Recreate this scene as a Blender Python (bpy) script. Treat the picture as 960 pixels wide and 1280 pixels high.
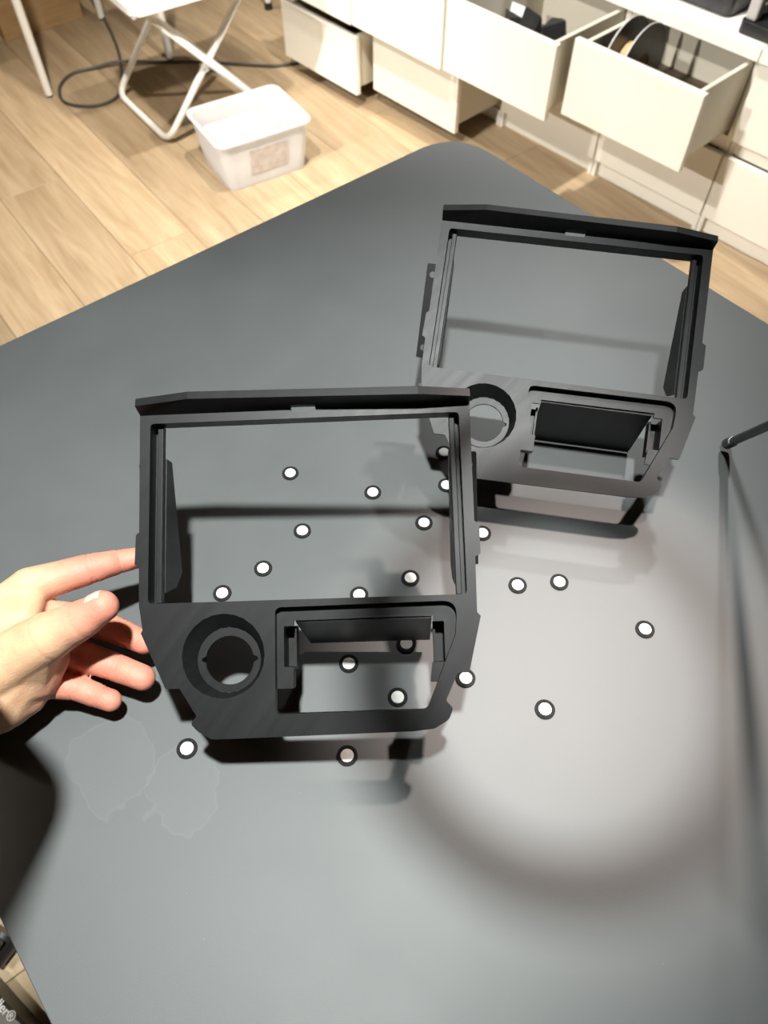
import bpy, bmesh, math, random
from mathutils import Vector, Matrix
from mathutils.geometry import tessellate_polygon

for o in list(bpy.data.objects):
    bpy.data.objects.remove(o)
random.seed(7)
SC = bpy.context.scene
COL = SC.collection
R = math.radians

# ------------------------------------------------------------------ camera
HC = 1.36            # camera height above the floor
HT = 0.76            # table top
F = 950.0            # focal length in pixels of the 960 x 1280 frame
PITCH = R(55.6)
S_, C_ = math.sin(PITCH), math.cos(PITCH)
cam = bpy.data.cameras.new('camera')
cam.sensor_fit = 'VERTICAL'
cam.sensor_height = 36.0
cam.lens = F / 1280 * 36.0
cam.clip_start = 0.02
cam.dof.use_dof = True
cam.dof.focus_distance = 0.60
cam.dof.aperture_fstop = 9.0
camo = bpy.data.objects.new('camera', cam)
COL.objects.link(camo)
camo.location = (0, 0, HC)
camo.rotation_euler = (R(90) - PITCH, 0, 0)
SC.camera = camo

# ------------------------------------------------------------------ world and lights
SC.view_settings.view_transform = 'Standard'
SC.view_settings.look = 'None'
SC.view_settings.gamma = 1.0
SC.view_settings.use_curve_mapping = False
SC.view_settings.exposure = 0.0
w = bpy.data.worlds.new('room')
SC.world = w
w.use_nodes = True
w.node_tree.nodes['Background'].inputs[0].default_value = (1.0, 0.93, 0.85, 1)
w.node_tree.nodes['Background'].inputs[1].default_value = 0.10


def lamp(name, loc, power, col, size=0.09, cone=None, aim=None, blend=0.35):
    if cone:
        l = bpy.data.lights.new(name, 'SPOT')
        l.spot_size = R(cone)
        l.spot_blend = blend
        l.shadow_soft_size = size / 2
    else:
        l = bpy.data.lights.new(name, 'AREA')
        l.shape = 'DISK'
        l.size = size
    l.energy = power
    l.color = col
    o = bpy.data.objects.new(name, l)
    COL.objects.link(o)
    o.location = loc
    if aim is not None:
        d = Vector(aim) - Vector(loc)
        o.rotation_euler = d.to_track_quat('-Z', 'Y').to_euler()
    return o


ZC = 2.63
lamp('ceiling_or_fill_spot', (0.01, 0.13, ZC), 400, (0.96, 1.0, 0.97), 0.09, 41, (-0.16, 0.33, HT), 1.0)
lamp('ceiling_or_fill_spot', (0.78, 2.25, ZC), 220, (0.98, 1.0, 0.97), 0.09, 34, (0.46, 0.90, HT), 1.0)
lamp('ceiling_or_fill_spot', (-0.50, 0.90, ZC), 380, (1.0, 0.93, 0.83), 0.10, 50, (-0.72, 2.05, 0), 0.7)
lamp('ceiling_or_fill_spot', (-1.45, 2.95, ZC), 130, (1.0, 0.92, 0.80), 0.10, 80, (-0.9, 2.6, 0), 0.8)  # added fill spot, softens the stool's shadow on the floor
lamp('ceiling_or_fill_spot', (0.12, 1.72, ZC), 260, (1.0, 0.95, 0.89), 0.10, 74, (0.42, 2.25, 0.25), 0.6)
lamp('ceiling_or_fill_spot', (-1.60, 0.30, 2.5), 290, (1.0, 0.95, 0.88), 0.10, 38, (0.52, 2.30, 0.20), 0.6)  # added low-angle spot, frontal fill for the cabinet fronts
lamp('ceiling_or_fill_spot', (-3.0, -0.8, ZC), 480, (1.0, 0.95, 0.88), 0.10, 26, (0.50, 2.30, 0.18), 0.7)  # added far fill spot, lifts the shaded lower drawer fronts
lamp('ceiling_or_fill_spot', (-1.25, 0.0, ZC), 130, (1.0, 0.90, 0.76), 0.10, 36, (-0.75, 0.05, 0), 0.5)


# ------------------------------------------------------------------ helpers
def px(x, y, z):
    """point of the photograph (960 x 1280) on the horizontal plane at height z"""
    u, v = (x - 480) / F, (y - 640) / F
    r = Vector((u, C_ - S_ * v, -S_ - C_ * v))
    t = (z - HC) / r.z
    return Vector((0, 0, HC)) + r * t


def dp(x, y, d):
    """point of the photograph at camera depth d"""
    u, v = (x - 480) / F, (y - 640) / F
    return Vector((0, 0, HC)) + Vector((u, C_ - S_ * v, -S_ - C_ * v)) * d


def tag(o, label=None, cat=None, group=None, kind=None):
    if label: o['label'] = label
    if cat: o['category'] = cat
    if group: o['group'] = group
    if kind: o['kind'] = kind
    return o


def empty(name, loc=(0, 0, 0), rz=0.0):
    o = bpy.data.objects.new(name, None)
    o.empty_display_size = 0.05
    COL.objects.link(o)
    o.location = loc
    o.rotation_euler = (0, 0, rz)
    return o


def obj(name, bm, mat, parent=None, smooth=False, bevel=0.0, seg=2, angle=35):
    me = bpy.data.meshes.new(name)
    bmesh.ops.recalc_face_normals(bm, faces=bm.faces[:])
    bm.to_mesh(me)
    bm.free()
    me.materials.append(mat)
    o = bpy.data.objects.new(name, me)
    COL.objects.link(o)
    if parent: o.parent = parent
    if smooth:
        for p in me.polygons: p.use_smooth = True
        if smooth != 'all':
            me.set_sharp_from_angle(angle=R(angle))
    if bevel:
        b = o.modifiers.new('bevel', 'BEVEL')
        b.width = bevel
        b.segments = seg
        b.limit_method = 'ANGLE'
        b.angle_limit = R(40)
    return o


def box(bm, x0, x1, y0, y1, z0, z1):
    v = [bm.verts.new((x, y, z)) for z in (z0, z1) for y in (y0, y1) for x in (x0, x1)]
    for f in ((0, 2, 3, 1), (4, 5, 7, 6), (0, 1, 5, 4), (2, 6, 7, 3), (0, 4, 6, 2), (1, 3, 7, 5)):
        bm.faces.new([v[i] for i in f])
    return v


def bx(*a):
    bm = bmesh.new()
    box(bm, *a)
    return bm


def tube(bm, pts, rad, n=12, cap=True, closed=False):
    pts = [Vector(p) for p in pts]
    rads = rad if isinstance(rad, (list, tuple)) else [rad] * len(pts)
    rings = []
    prev = None
    N = len(pts)
    for i, p in enumerate(pts):
        if closed:
            t = (pts[(i + 1) % N] - pts[i - 1]).normalized()
        else:
            a = pts[max(i - 1, 0)]; b = pts[min(i + 1, N - 1)]
            t = (b - a).normalized()
        if prev is None:
            ref = Vector((0, 0, 1)) if abs(t.z) < 0.9 else Vector((1, 0, 0))
            nx = t.cross(ref).normalized()
        else:
            nx = (prev - t * prev.dot(t)).normalized()
        prev = nx
        ny = t.cross(nx)
        rings.append([bm.verts.new(p + (nx * math.cos(2 * math.pi * k / n) + ny * math.sin(2 * math.pi * k / n)) * rads[i]) for k in range(n)])
    M = N if closed else N - 1
    for i in range(M):
        a, b = rings[i], rings[(i + 1) % N]
        for k in range(n):
            bm.faces.new((a[k], a[(k + 1) % n], b[(k + 1) % n], b[k]))
    if cap and not closed:
        bm.faces.new(rings[0][::-1])
        bm.faces.new(rings[-1])


def tb(pts, rad, n=12, **k):
    bm = bmesh.new()
    tube(bm, pts, rad, n, **k)
    return bm


def catmull(pts, n=8):
    pts = [Vector(p) for p in pts]
    out = []
    for i in range(len(pts) - 1):
        p0 = pts[max(i - 1, 0)]; p1 = pts[i]; p2 = pts[i + 1]; p3 = pts[min(i + 2, len(pts) - 1)]
        for k in range(n):
            t = k / n
            out.append(0.5 * ((2 * p1) + (-p0 + p2) * t + (2 * p0 - 5 * p1 + 4 * p2 - p3) * t * t + (-p0 + 3 * p1 - 3 * p2 + p3) * t ** 3))
    out.append(pts[-1])
    return out


def poly_solid(bm, outer, holes, z0, z1, M=None):
    """flat plate with holes, between z0 and z1, optionally mapped by matrix M"""
    loops = [[Vector((p[0], p[1], 0)) for p in outer]] + [[Vector((p[0], p[1], 0)) for p in h] for h in holes]
    tris = tessellate_polygon(loops)
    flat = [p for l in loops for p in l]
    T = (lambda v: M @ v) if M else (lambda v: v)
    lo = [bm.verts.new(T(Vector((p.x, p.y, z0)))) for p in flat]
    hi = [bm.verts.new(T(Vector((p.x, p.y, z1)))) for p in flat]
    for t in tris:
        try:
            bm.faces.new([hi[i] for i in t])
            bm.faces.new([lo[i] for i in reversed(t)])
        except ValueError:
            pass
    k = 0
    for l in loops:
        n = len(l)
        for i in range(n):
            a, b = k + i, k + (i + 1) % n
            bm.faces.new((lo[a], lo[b], hi[b], hi[a]))
        k += n


def rounded(pts, rad, seg=5):
    """round the corners of a polygon; rad is a number or a list"""
    n = len(pts)
    out = []
    for i in range(n):
        r = rad[i] if isinstance(rad, (list, tuple)) else rad
        p = Vector(pts[i][:2]); a = Vector(pts[i - 1][:2]); b = Vector(pts[(i + 1) % n][:2])
        if r <= 0:
            out.append((p.x, p.y)); continue
        u = (a - p).normalized(); v = (b - p).normalized()
        ang = math.acos(max(-1, min(1, u.dot(v))))
        d = min(r / math.tan(ang / 2), 0.48 * min((a - p).length, (b - p).length))
        s = p + u * d; e = p + v * d
        for k in range(seg + 1):
            t = k / seg
            q = s * (1 - t) ** 2 + p * 2 * t * (1 - t) + e * t * t
            out.append((q.x, q.y))
    return out


def circle(cx, cy, r, n=32):
    return [(cx + r * math.cos(2 * math.pi * k / n), cy + r * math.sin(2 * math.pi * k / n)) for k in range(n)]


# ------------------------------------------------------------------ materials
def mat(name, col, rough=0.5, metal=0.0, spec=0.5, **kw):
    m = bpy.data.materials.new(name)
    m.use_nodes = True
    b = m.node_tree.nodes['Principled BSDF']
    b.inputs['Base Color'].default_value = (*col, 1)
    b.inputs['Roughness'].default_value = rough
    b.inputs['Metallic'].default_value = metal
    b.inputs['Specular IOR Level'].default_value = spec
    for k, v in kw.items():
        b.inputs[k.replace('_', ' ')].default_value = v
    return m


def nodes(m):
    return m.node_tree.nodes, m.node_tree.links, m.node_tree.nodes['Principled BSDF']


def add(nt, t, **kw):
    n = nt.new(t)
    for k, v in kw.items():
        if k in n.inputs.keys():
            n.inputs[k].default_value = v
        else:
            setattr(n, k, v)
    return n


def ramp(nt, stops):
    n = nt.new('ShaderNodeValToRGB')
    el = n.color_ramp.elements
    while len(el) < len(stops): el.new(0.5)
    for e, (p, c) in zip(el, stops):
        e.position = p
        e.color = (*c, 1) if len(c) == 3 else c
    return n


def noisy(m, c0, c1, scale=20, detail=4, rough=None, bump=0.0, bscale=None, stretch=None, coord='Object'):
    nt, ln, b = nodes(m)
    tc = add(nt, 'ShaderNodeTexCoord')
    mp = add(nt, 'ShaderNodeMapping')
    if stretch: mp.inputs['Scale'].default_value = stretch
    ln.new(tc.outputs[coord], mp.inputs['Vector'])
    n1 = add(nt, 'ShaderNodeTexNoise', Scale=scale, Detail=detail)
    ln.new(mp.outputs[0], n1.inputs['Vector'])
    r = ramp(nt, [(0.3, c0), (0.7, c1)])
    ln.new(n1.outputs['Fac'], r.inputs[0])
    ln.new(r.outputs[0], b.inputs['Base Color'])
    if rough:
        rr = ramp(nt, [(0.3, (rough[0],) * 3), (0.7, (rough[1],) * 3)])
        ln.new(n1.outputs['Fac'], rr.inputs[0])
        ln.new(rr.outputs[0], b.inputs['Roughness'])
    if bump:
        n2 = add(nt, 'ShaderNodeTexNoise', Scale=bscale or scale * 4, Detail=3.0)
        ln.new(mp.outputs[0], n2.inputs['Vector'])
        bp = add(nt, 'ShaderNodeBump', Strength=bump, Distance=0.001)
        ln.new(n2.outputs['Fac'], bp.inputs['Height'])
        ln.new(bp.outputs[0], b.inputs['Normal'])
    return m


# table geometry (used by its material too)
ta = R(-50.4)
t2 = Vector((math.cos(ta), math.sin(ta), 0))           # along the far right edge
t1 = Vector((-math.sin(ta), math.cos(ta), 0)) * -1     # from the far corner towards the camera's left
lp = px(0, 432, HT); rp = px(790, 300, HT)
# far corner from the two edge lines
a_ = Vector((rp.x, rp.y, 0)); b_ = Vector((lp.x, lp.y, 0))
den = t2.x * t1.y - t2.y * t1.x
dd = b_ - a_
sK = (dd.x * t1.y - dd.y * t1.x) / den
K = a_ + t2 * sK
TW = abs((px(30, 1210, HT) - K).dot(t1))
TL = 1.62
STAINS = []
for x_, y_, r_ in ((140, 955, 0.036), (228, 985, 0.030)):
    q = Matrix.Rotation(-ta, 4, 'Z') @ (px(x_, y_, HT) - Vector((K.x, K.y, HT)))
    STAINS.append(((q.x, q.y), r_))
# black laminate table: satin, with faint smears, dust specks and hairline scratches
M_TABLE = mat('black_laminate', (0.03, 0.032, 0.033), 0.47, spec=0.6)
nt, ln, b = nodes(M_TABLE)
tc = add(nt, 'ShaderNodeTexCoord')
n1 = add(nt, 'ShaderNodeTexNoise', Scale=7.0, Detail=6.0, Roughness=0.65)
ln.new(tc.outputs['Object'], n1.inputs['Vector'])
rr = ramp(nt, [(0.3, (0.54,) * 3), (0.72, (0.60,) * 3)])
ln.new(n1.outputs['Fac'], rr.inputs[0])
ln.new(rr.outputs[0], b.inputs['Roughness'])
vo = add(nt, 'ShaderNodeTexVoronoi', Scale=38.0)
ln.new(tc.outputs['Object'], vo.inputs['Vector'])
dust = ramp(nt, [(0.0, (1, 1, 1)), (0.028, (0, 0, 0))])
ln.new(vo.outputs['Distance'], dust.inputs[0])
n3 = add(nt, 'ShaderNodeTexNoise', Scale=5.0, Detail=2.0)
ln.new(tc.outputs['Object'], n3.inputs['Vector'])
pick = ramp(nt, [(0.52, (0, 0, 0)), (0.6, (1, 1, 1))])
ln.new(n3.outputs['Fac'], pick.inputs[0])
mu = add(nt, 'ShaderNodeMath', operation='MULTIPLY')
ln.new(dust.outputs[0], mu.inputs[0]); ln.new(pick.outputs[0], mu.inputs[1])
mx = add(nt, 'ShaderNodeMix', data_type='RGBA')
base = ramp(nt, [(0.3, (0.066, 0.071, 0.072)), (0.75, (0.082, 0.087, 0.088))])
ln.new(n1.outputs['Fac'], base.inputs[0])
ln.new(mu.outputs[0], mx.inputs['Factor'])
ln.new(base.outputs[0], mx.inputs['A'])
mx.inputs['B'].default_value = (0.25, 0.25, 0.25, 1)
prev = mx.outputs['Result']
for (sx_, sy_), sr in STAINS:
    dv = add(nt, 'ShaderNodeVectorMath', operation='DISTANCE')
    dn = add(nt, 'ShaderNodeTexNoise', Scale=22.0, Detail=3.0)
    ln.new(tc.outputs['Object'], dn.inputs['Vector'])
    dm = add(nt, 'ShaderNodeVectorMath', operation='MULTIPLY_ADD')
    ln.new(dn.outputs['Color'], dm.inputs[0])
    dm.inputs[1].default_value = (0.05, 0.05, 0.0)
    ln.new(tc.outputs['Object'], dm.inputs[2])
    ln.new(dm.outputs[0], dv.inputs[0])
    dv.inputs[1].default_value = (sx_ + 0.025, sy_ + 0.025, HT)
    sr_ = ramp(nt, [(0.0, (0.10,) * 3), (0.90, (0.12,) * 3), (0.965, (0.26,) * 3), (1.0, (0, 0, 0))])
    mr_ = add(nt, 'ShaderNodeMath', operation='DIVIDE')
    ln.new(dv.outputs['Value'], mr_.inputs[0]); mr_.inputs[1].default_value = sr
    ln.new(mr_.outputs[0], sr_.inputs[0])
    mk = add(nt, 'ShaderNodeMix', data_type='RGBA')
    ln.new(sr_.outputs[0], mk.inputs['Factor'])
    ln.new(prev, mk.inputs['A'])
    mk.inputs['B'].default_value = (0.125, 0.132, 0.132, 1)
    prev = mk.outputs['Result']
ln.new(prev, b.inputs['Base Color'])
n4 = add(nt, 'ShaderNodeTexNoise', Scale=900.0, Detail=2.0)
ln.new(tc.outputs['Object'], n4.inputs['Vector'])
bp = add(nt, 'ShaderNodeBump', Strength=0.12, Distance=0.0006)
ln.new(n4.outputs['Fac'], bp.inputs['Height'])
ln.new(bp.outputs[0], b.inputs['Normal'])
M_EDGE = noisy(mat('black_table_edge', (0.015, 0.015, 0.016), 0.4), (0.012, 0.012, 0.013), (0.02, 0.02, 0.021), 30)

# printed black plastic with fine diagonal layer lines
M_PRINT = mat('black_printed_plastic', (0.018, 0.018, 0.019), 0.42, spec=0.24)
nt, ln, b = nodes(M_PRINT)
tc = add(nt, 'ShaderNodeTexCoord')
mp = add(nt, 'ShaderNodeMapping')
mp.inputs['Rotation'].default_value = (0, 0, R(38))
ln.new(tc.outputs['Object'], mp.inputs['Vector'])
wv = add(nt, 'ShaderNodeTexWave', Scale=420.0, Distortion=0.6, Detail=1.0)
ln.new(mp.outputs[0], wv.inputs['Vector'])
st = add(nt, 'ShaderNodeMapping')
st.inputs['Scale'].default_value = (160, 6, 6)
ln.new(mp.outputs[0], st.inputs['Vector'])
n1 = add(nt, 'ShaderNodeTexNoise', Scale=1.0, Detail=3.0)
ln.new(st.outputs[0], n1.inputs['Vector'])
rr = ramp(nt, [(0.3, (0.42,) * 3), (0.7, (0.47,) * 3)])
ln.new(n1.outputs['Fac'], rr.inputs[0])
ln.new(rr.outputs[0], b.inputs['Roughness'])
cr = ramp(nt, [(0.3, (0.0055, 0.0055, 0.006)), (0.7, (0.008, 0.008, 0.0085))])
ln.new(n1.outputs['Fac'], cr.inputs[0])
ln.new(cr.outputs[0], b.inputs['Base Color'])
bp = add(nt, 'ShaderNodeBump', Strength=0.10, Distance=0.0003)
ln.new(wv.outputs['Fac'], bp.inputs['Height'])
ln.new(bp.outputs[0], b.inputs['Normal'])

M_DISC = noisy(mat('pale_metal_disc', (0.75, 0.74, 0.72), 0.35, metal=0.0), (0.72, 0.71, 0.69), (0.85, 0.84, 0.82), 300, rough=(0.3, 0.5))
M_RIM = noisy(mat('dark_rubber_rim', (0.012, 0.012, 0.012), 0.75, spec=0.12), (0.008, 0.008, 0.008), (0.018, 0.018, 0.018), 300)
M_CAB = noisy(mat('cream_lacquer', (0.80, 0.76, 0.64), 0.35), (0.80, 0.775, 0.69), (0.84, 0.815, 0.735), 3, bump=0.02)
M_CABIN = noisy(mat('cream_drawer_side', (0.70, 0.66, 0.55), 0.5), (0.68, 0.645, 0.54), (0.72, 0.685, 0.575), 4)
M_WTOP = noisy(mat('white_worktop', (0.85, 0.83, 0.78), 0.35), (0.83, 0.81, 0.755), (0.87, 0.85, 0.80), 4)
M_DBOT = noisy(mat('brown_drawer_bottom', (0.12, 0.09, 0.06), 0.6), (0.10, 0.075, 0.05), (0.15, 0.115, 0.08), 20)
M_WPAINT = noisy(mat('white_powder_coat', (0.83, 0.81, 0.75), 0.35), (0.88, 0.87, 0.83), (0.92, 0.91, 0.87), 8)
M_BLACK = noisy(mat('black_plastic', (0.015, 0.015, 0.016), 0.4), (0.012, 0.012, 0.013), (0.022, 0.022, 0.023), 60)
M_CABLE = noisy(mat('dark_grey_cable', (0.06, 0.055, 0.05), 0.5), (0.05, 0.047, 0.042), (0.075, 0.07, 0.062), 90)
M_DGREY = noisy(mat('dark_grey_shell', (0.035, 0.035, 0.038), 0.3), (0.028, 0.028, 0.03), (0.045, 0.045, 0.048), 25)
M_ALU = noisy(mat('silver_aluminium', (0.62, 0.61, 0.59), 0.35, metal=0.3), (0.58, 0.575, 0.56), (0.66, 0.65, 0.63), 40)
M_CARD = noisy(mat('brown_cardboard', (0.42, 0.27, 0.13), 0.8), (0.38, 0.24, 0.11), (0.47, 0.305, 0.15), 12, stretch=(1, 1, 6), bump=0.1)
M_TAPE = noisy(mat('tan_packing_tape', (0.45, 0.31, 0.16), 0.25), (0.42, 0.285, 0.145), (0.48, 0.335, 0.18), 20)
M_TAN = noisy(mat('tan_cardboard_core', (0.55, 0.38, 0.2), 0.75), (0.5, 0.34, 0.17), (0.6, 0.42, 0.23), 60)
M_PAPER = noisy(mat('pale_paper', (0.7, 0.74, 0.78), 0.6), (0.66, 0.70, 0.75), (0.76, 0.79, 0.82), 60)
M_TEXT = noisy(mat('white_print', (0.75, 0.75, 0.74), 0.5), (0.7, 0.7, 0.69), (0.8, 0.8, 0.79), 60)

# translucent storage tub
M_TUB = mat('frosted_plastic', (0.88, 0.89, 0.90), 0.35, spec=0.5)
nt, ln, b = nodes(M_TUB)
b.inputs['Transmission Weight'].default_value = 0.0
b.inputs['Subsurface Weight'].default_value = 0.0
tc = add(nt, 'ShaderNodeTexCoord')
n1 = add(nt, 'ShaderNodeTexNoise', Scale=18.0, Detail=3.0)
ln.new(tc.outputs['Object'], n1.inputs['Vector'])
cr = ramp(nt, [(0.3, (0.84, 0.85, 0.87)), (0.7, (0.92, 0.93, 0.94))])
ln.new(n1.outputs['Fac'], cr.inputs[0])
ln.new(cr.outputs[0], b.inputs['Base Color'])
tr = add(nt, 'ShaderNodeBsdfTranslucent')
tr.inputs['Color'].default_value = (0.9, 0.9, 0.91, 1)
tp = add(nt, 'ShaderNodeBsdfTransparent')
m1 = add(nt, 'ShaderNodeMixShader'); m1.inputs[0].default_value = 0.40
m2 = add(nt, 'ShaderNodeMixShader'); m2.inputs[0].default_value = 0.16
ln.new(b.outputs[0], m1.inputs[1]); ln.new(tr.outputs[0], m1.inputs[2])
ln.new(m1.outputs[0], m2.inputs[1]); ln.new(tp.outputs[0], m2.inputs[2])
out = [n for n in nt if n.type == 'OUTPUT_MATERIAL'][0]
ln.new(m2.outputs[0], out.inputs['Surface'])

# oak planks, a different tone for each plank
M_WOOD = mat('pale_oak', (0.55, 0.4, 0.24), 0.42, spec=0.35)
nt, ln, b = nodes(M_WOOD)
tc = add(nt, 'ShaderNodeTexCoord')
oi = add(nt, 'ShaderNodeObjectInfo')
sc = add(nt, 'ShaderNodeVectorMath', operation='SCALE')
sc.inputs['Scale'].default_value = 37.0
cmb = add(nt, 'ShaderNodeCombineXYZ')
for k in ('X', 'Y', 'Z'): ln.new(oi.outputs['Random'], cmb.inputs[k])
ln.new(cmb.outputs[0], sc.inputs[0])
va = add(nt, 'ShaderNodeVectorMath', operation='ADD')
ln.new(tc.outputs['Object'], va.inputs[0]); ln.new(sc.outputs[0], va.inputs[1])
mp = add(nt, 'ShaderNodeMapping'); mp.inputs['Scale'].default_value = (1.3, 11, 11)
ln.new(va.outputs[0], mp.inputs['Vector'])
n1 = add(nt, 'ShaderNodeTexNoise', Scale=1.6, Detail=7.0, Roughness=0.62, Distortion=0.9)
ln.new(mp.outputs[0], n1.inputs['Vector'])
cr = ramp(nt, [(0.28, (0.33, 0.232, 0.138)), (0.5, (0.43, 0.322, 0.203)), (0.72, (0.52, 0.405, 0.27))])
ln.new(n1.outputs['Fac'], cr.inputs[0])
mp2 = add(nt, 'ShaderNodeMapping'); mp2.inputs['Scale'].default_value = (6, 130, 130)
ln.new(va.outputs[0], mp2.inputs['Vector'])
n2 = add(nt, 'ShaderNodeTexNoise', Scale=1.0, Detail=4.0)
ln.new(mp2.outputs[0], n2.inputs['Vector'])
gr = ramp(nt, [(0.35, (0.86, 0.84, 0.80)), (0.6, (1, 1, 1))])
ln.new(n2.outputs['Fac'], gr.inputs[0])
mm = add(nt, 'ShaderNodeMix', data_type='RGBA', blend_type='MULTIPLY'); mm.inputs['Factor'].default_value = 0.7
ln.new(cr.outputs[0], mm.inputs['A']); ln.new(gr.outputs[0], mm.inputs['B'])
hs = add(nt, 'ShaderNodeHueSaturation')
mr = add(nt, 'ShaderNodeMapRange'); mr.inputs['To Min'].default_value = 0.82; mr.inputs['To Max'].default_value = 1.12
ln.new(oi.outputs['Random'], mr.inputs['Value'])
ln.new(mr.outputs[0], hs.inputs['Value']); ln.new(mm.outputs['Result'], hs.inputs['Color'])
ln.new(hs.outputs[0], b.inputs['Base Color'])

# skin: redder finger pads and paler palm from a per-vertex tone
M_SKIN = mat('skin', (0.70, 0.45, 0.33), 0.55, spec=0.3)
nt, ln, b = nodes(M_SKIN)
at = add(nt, 'ShaderNodeAttribute'); at.attribute_name = 'tone'
tc = add(nt, 'ShaderNodeTexCoord')
n1 = add(nt, 'ShaderNodeTexNoise', Scale=70.0, Detail=4.0)
ln.new(tc.outputs['Object'], n1.inputs['Vector'])
c1 = ramp(nt, [(0.0, (0.62, 0.385, 0.24)), (0.5, (0.62, 0.305, 0.205)), (1.0, (0.60, 0.235, 0.17))])
ln.new(at.outputs['Fac'], c1.inputs[0])
g1 = ramp(nt, [(0.3, (0.88, 0.82, 0.80)), (0.7, (1.05, 1.03, 1.0))])
ln.new(n1.outputs['Fac'], g1.inputs[0])
mm = add(nt, 'ShaderNodeMix', data_type='RGBA', blend_type='MULTIPLY'); mm.inputs['Factor'].default_value = 0.8
ln.new(c1.outputs[0], mm.inputs['A']); ln.new(g1.outputs[0], mm.inputs['B'])
# blurred blue-green ink on the wrist
at2 = add(nt, 'ShaderNodeAttribute'); at2.attribute_name = 'ink'
n5 = add(nt, 'ShaderNodeTexNoise', Scale=110.0, Detail=2.0)
ln.new(tc.outputs['Object'], n5.inputs['Vector'])
i1 = ramp(nt, [(0.46, (0, 0, 0)), (0.6, (1, 1, 1))])
ln.new(n5.outputs['Fac'], i1.inputs[0])
im = add(nt, 'ShaderNodeMath', operation='MULTIPLY')
ln.new(at2.outputs['Fac'], im.inputs[0]); ln.new(i1.outputs[0], im.inputs[1])
im2 = add(nt, 'ShaderNodeMath', operation='MULTIPLY'); im2.inputs[1].default_value = 0.65
ln.new(im.outputs[0], im2.inputs[0])
mi = add(nt, 'ShaderNodeMix', data_type='RGBA')
ln.new(im2.outputs[0], mi.inputs['Factor']); ln.new(mm.outputs['Result'], mi.inputs['A'])
mi.inputs['B'].default_value = (0.22, 0.24, 0.25, 1)
ln.new(mi.outputs['Result'], b.inputs['Base Color'])
b.inputs['Subsurface Weight'].default_value = 0.18
b.inputs['Subsurface Radius'].default_value = (0.008, 0.003, 0.0015)
b.inputs['Subsurface Scale'].default_value = 1.0
v2 = add(nt, 'ShaderNodeTexVoronoi', Scale=520.0)
ln.new(tc.outputs['Object'], v2.inputs['Vector'])
w2 = add(nt, 'ShaderNodeTexNoise', Scale=190.0, Detail=5.0, Roughness=0.6, Distortion=1.2)
ln.new(tc.outputs['Object'], w2.inputs['Vector'])
ad = add(nt, 'ShaderNodeMath', operation='MULTIPLY_ADD')
ln.new(w2.outputs['Fac'], ad.inputs[0]); ad.inputs[1].default_value = 2.2
ln.new(v2.outputs['Distance'], ad.inputs[2])
bp = add(nt, 'ShaderNodeBump', Strength=0.28, Distance=0.0006)
ln.new(ad.outputs[0], bp.inputs['Height'])
ln.new(bp.outputs[0], b.inputs['Normal'])
M_NAIL = noisy(mat('nail', (0.72, 0.48, 0.42), 0.25), (0.62, 0.39, 0.32), (0.68, 0.45, 0.38), 80)

# ------------------------------------------------------------------ floor
fl = obj('floor', bx(-3.4, 3.4, -2.2, 5.2, -0.06, -0.0125), noisy(mat('floor_underlay', (0.12, 0.09, 0.06), 0.9), (0.1, 0.075, 0.05), (0.14, 0.105, 0.07), 5))
tag(fl, kind='structure')
PW, PL = 0.192, 1.285
bm = bx(-PL / 2 + 0.0006, PL / 2 - 0.0006, -PW / 2 + 0.0006, PW / 2 - 0.0006, -0.012, 0.0)
plank0 = obj('plank', bm, M_WOOD, fl, bevel=0.0009, seg=1)
fa = R(-53)
fu, fv = Vector((math.cos(fa), math.sin(fa), 0)), Vector((-math.sin(fa), math.cos(fa), 0))
first = True
for j in range(-16, 17):
    off = (j * 0.37) % 1.0 * PL
    for i in range(-3, 4):
        c = Vector((-0.2, 1.6, 0)) + fv * (j * PW) + fu * (i * PL + off - PL / 2)
        if not (-2.9 < c.x < 2.9 and -1.6 < c.y < 4.9):
            continue
        if first:
            o = plank0; first = False
        else:
            o = plank0.copy(); COL.objects.link(o)
        o.location = c
        o.rotation_euler = (0, 0, fa)

# ------------------------------------------------------------------ room shell around the scene
M_WALL = noisy(mat('pale_wall_paint', (0.62, 0.60, 0.56), 0.8), (0.50, 0.49, 0.46), (0.53, 0.52, 0.49), 6, bump=0.03)
M_CEIL = noisy(mat('white_ceiling_paint', (0.75, 0.74, 0.72), 0.9), (0.40, 0.40, 0.39), (0.43, 0.43, 0.42), 6)
tag(obj('ceiling', bx(-3.4, 3.4, -2.2, 5.2, 2.78, 2.84), M_CEIL), kind='structure')
tag(obj('wall_left', bx(-3.46, -3.4, -2.2, 5.2, -0.06, 2.84), M_WALL), kind='structure')
tag(obj('wall_right', bx(3.4, 3.46, -2.2, 5.2, -0.06, 2.84), M_WALL), kind='structure')
tag(obj('wall_back', bx(-3.46, 3.46, 5.2, 5.26, -0.06, 2.84), M_WALL), kind='structure')
tag(obj('wall_front', bx(-3.46, 3.46, -2.26, -2.2, -0.06, 2.84), M_WALL), kind='structure')

# ------------------------------------------------------------------ table
table = empty('table', (K.x, K.y, 0), ta)
tag(table, 'large matte black table with rounded corners and thin edge', 'table')
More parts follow.
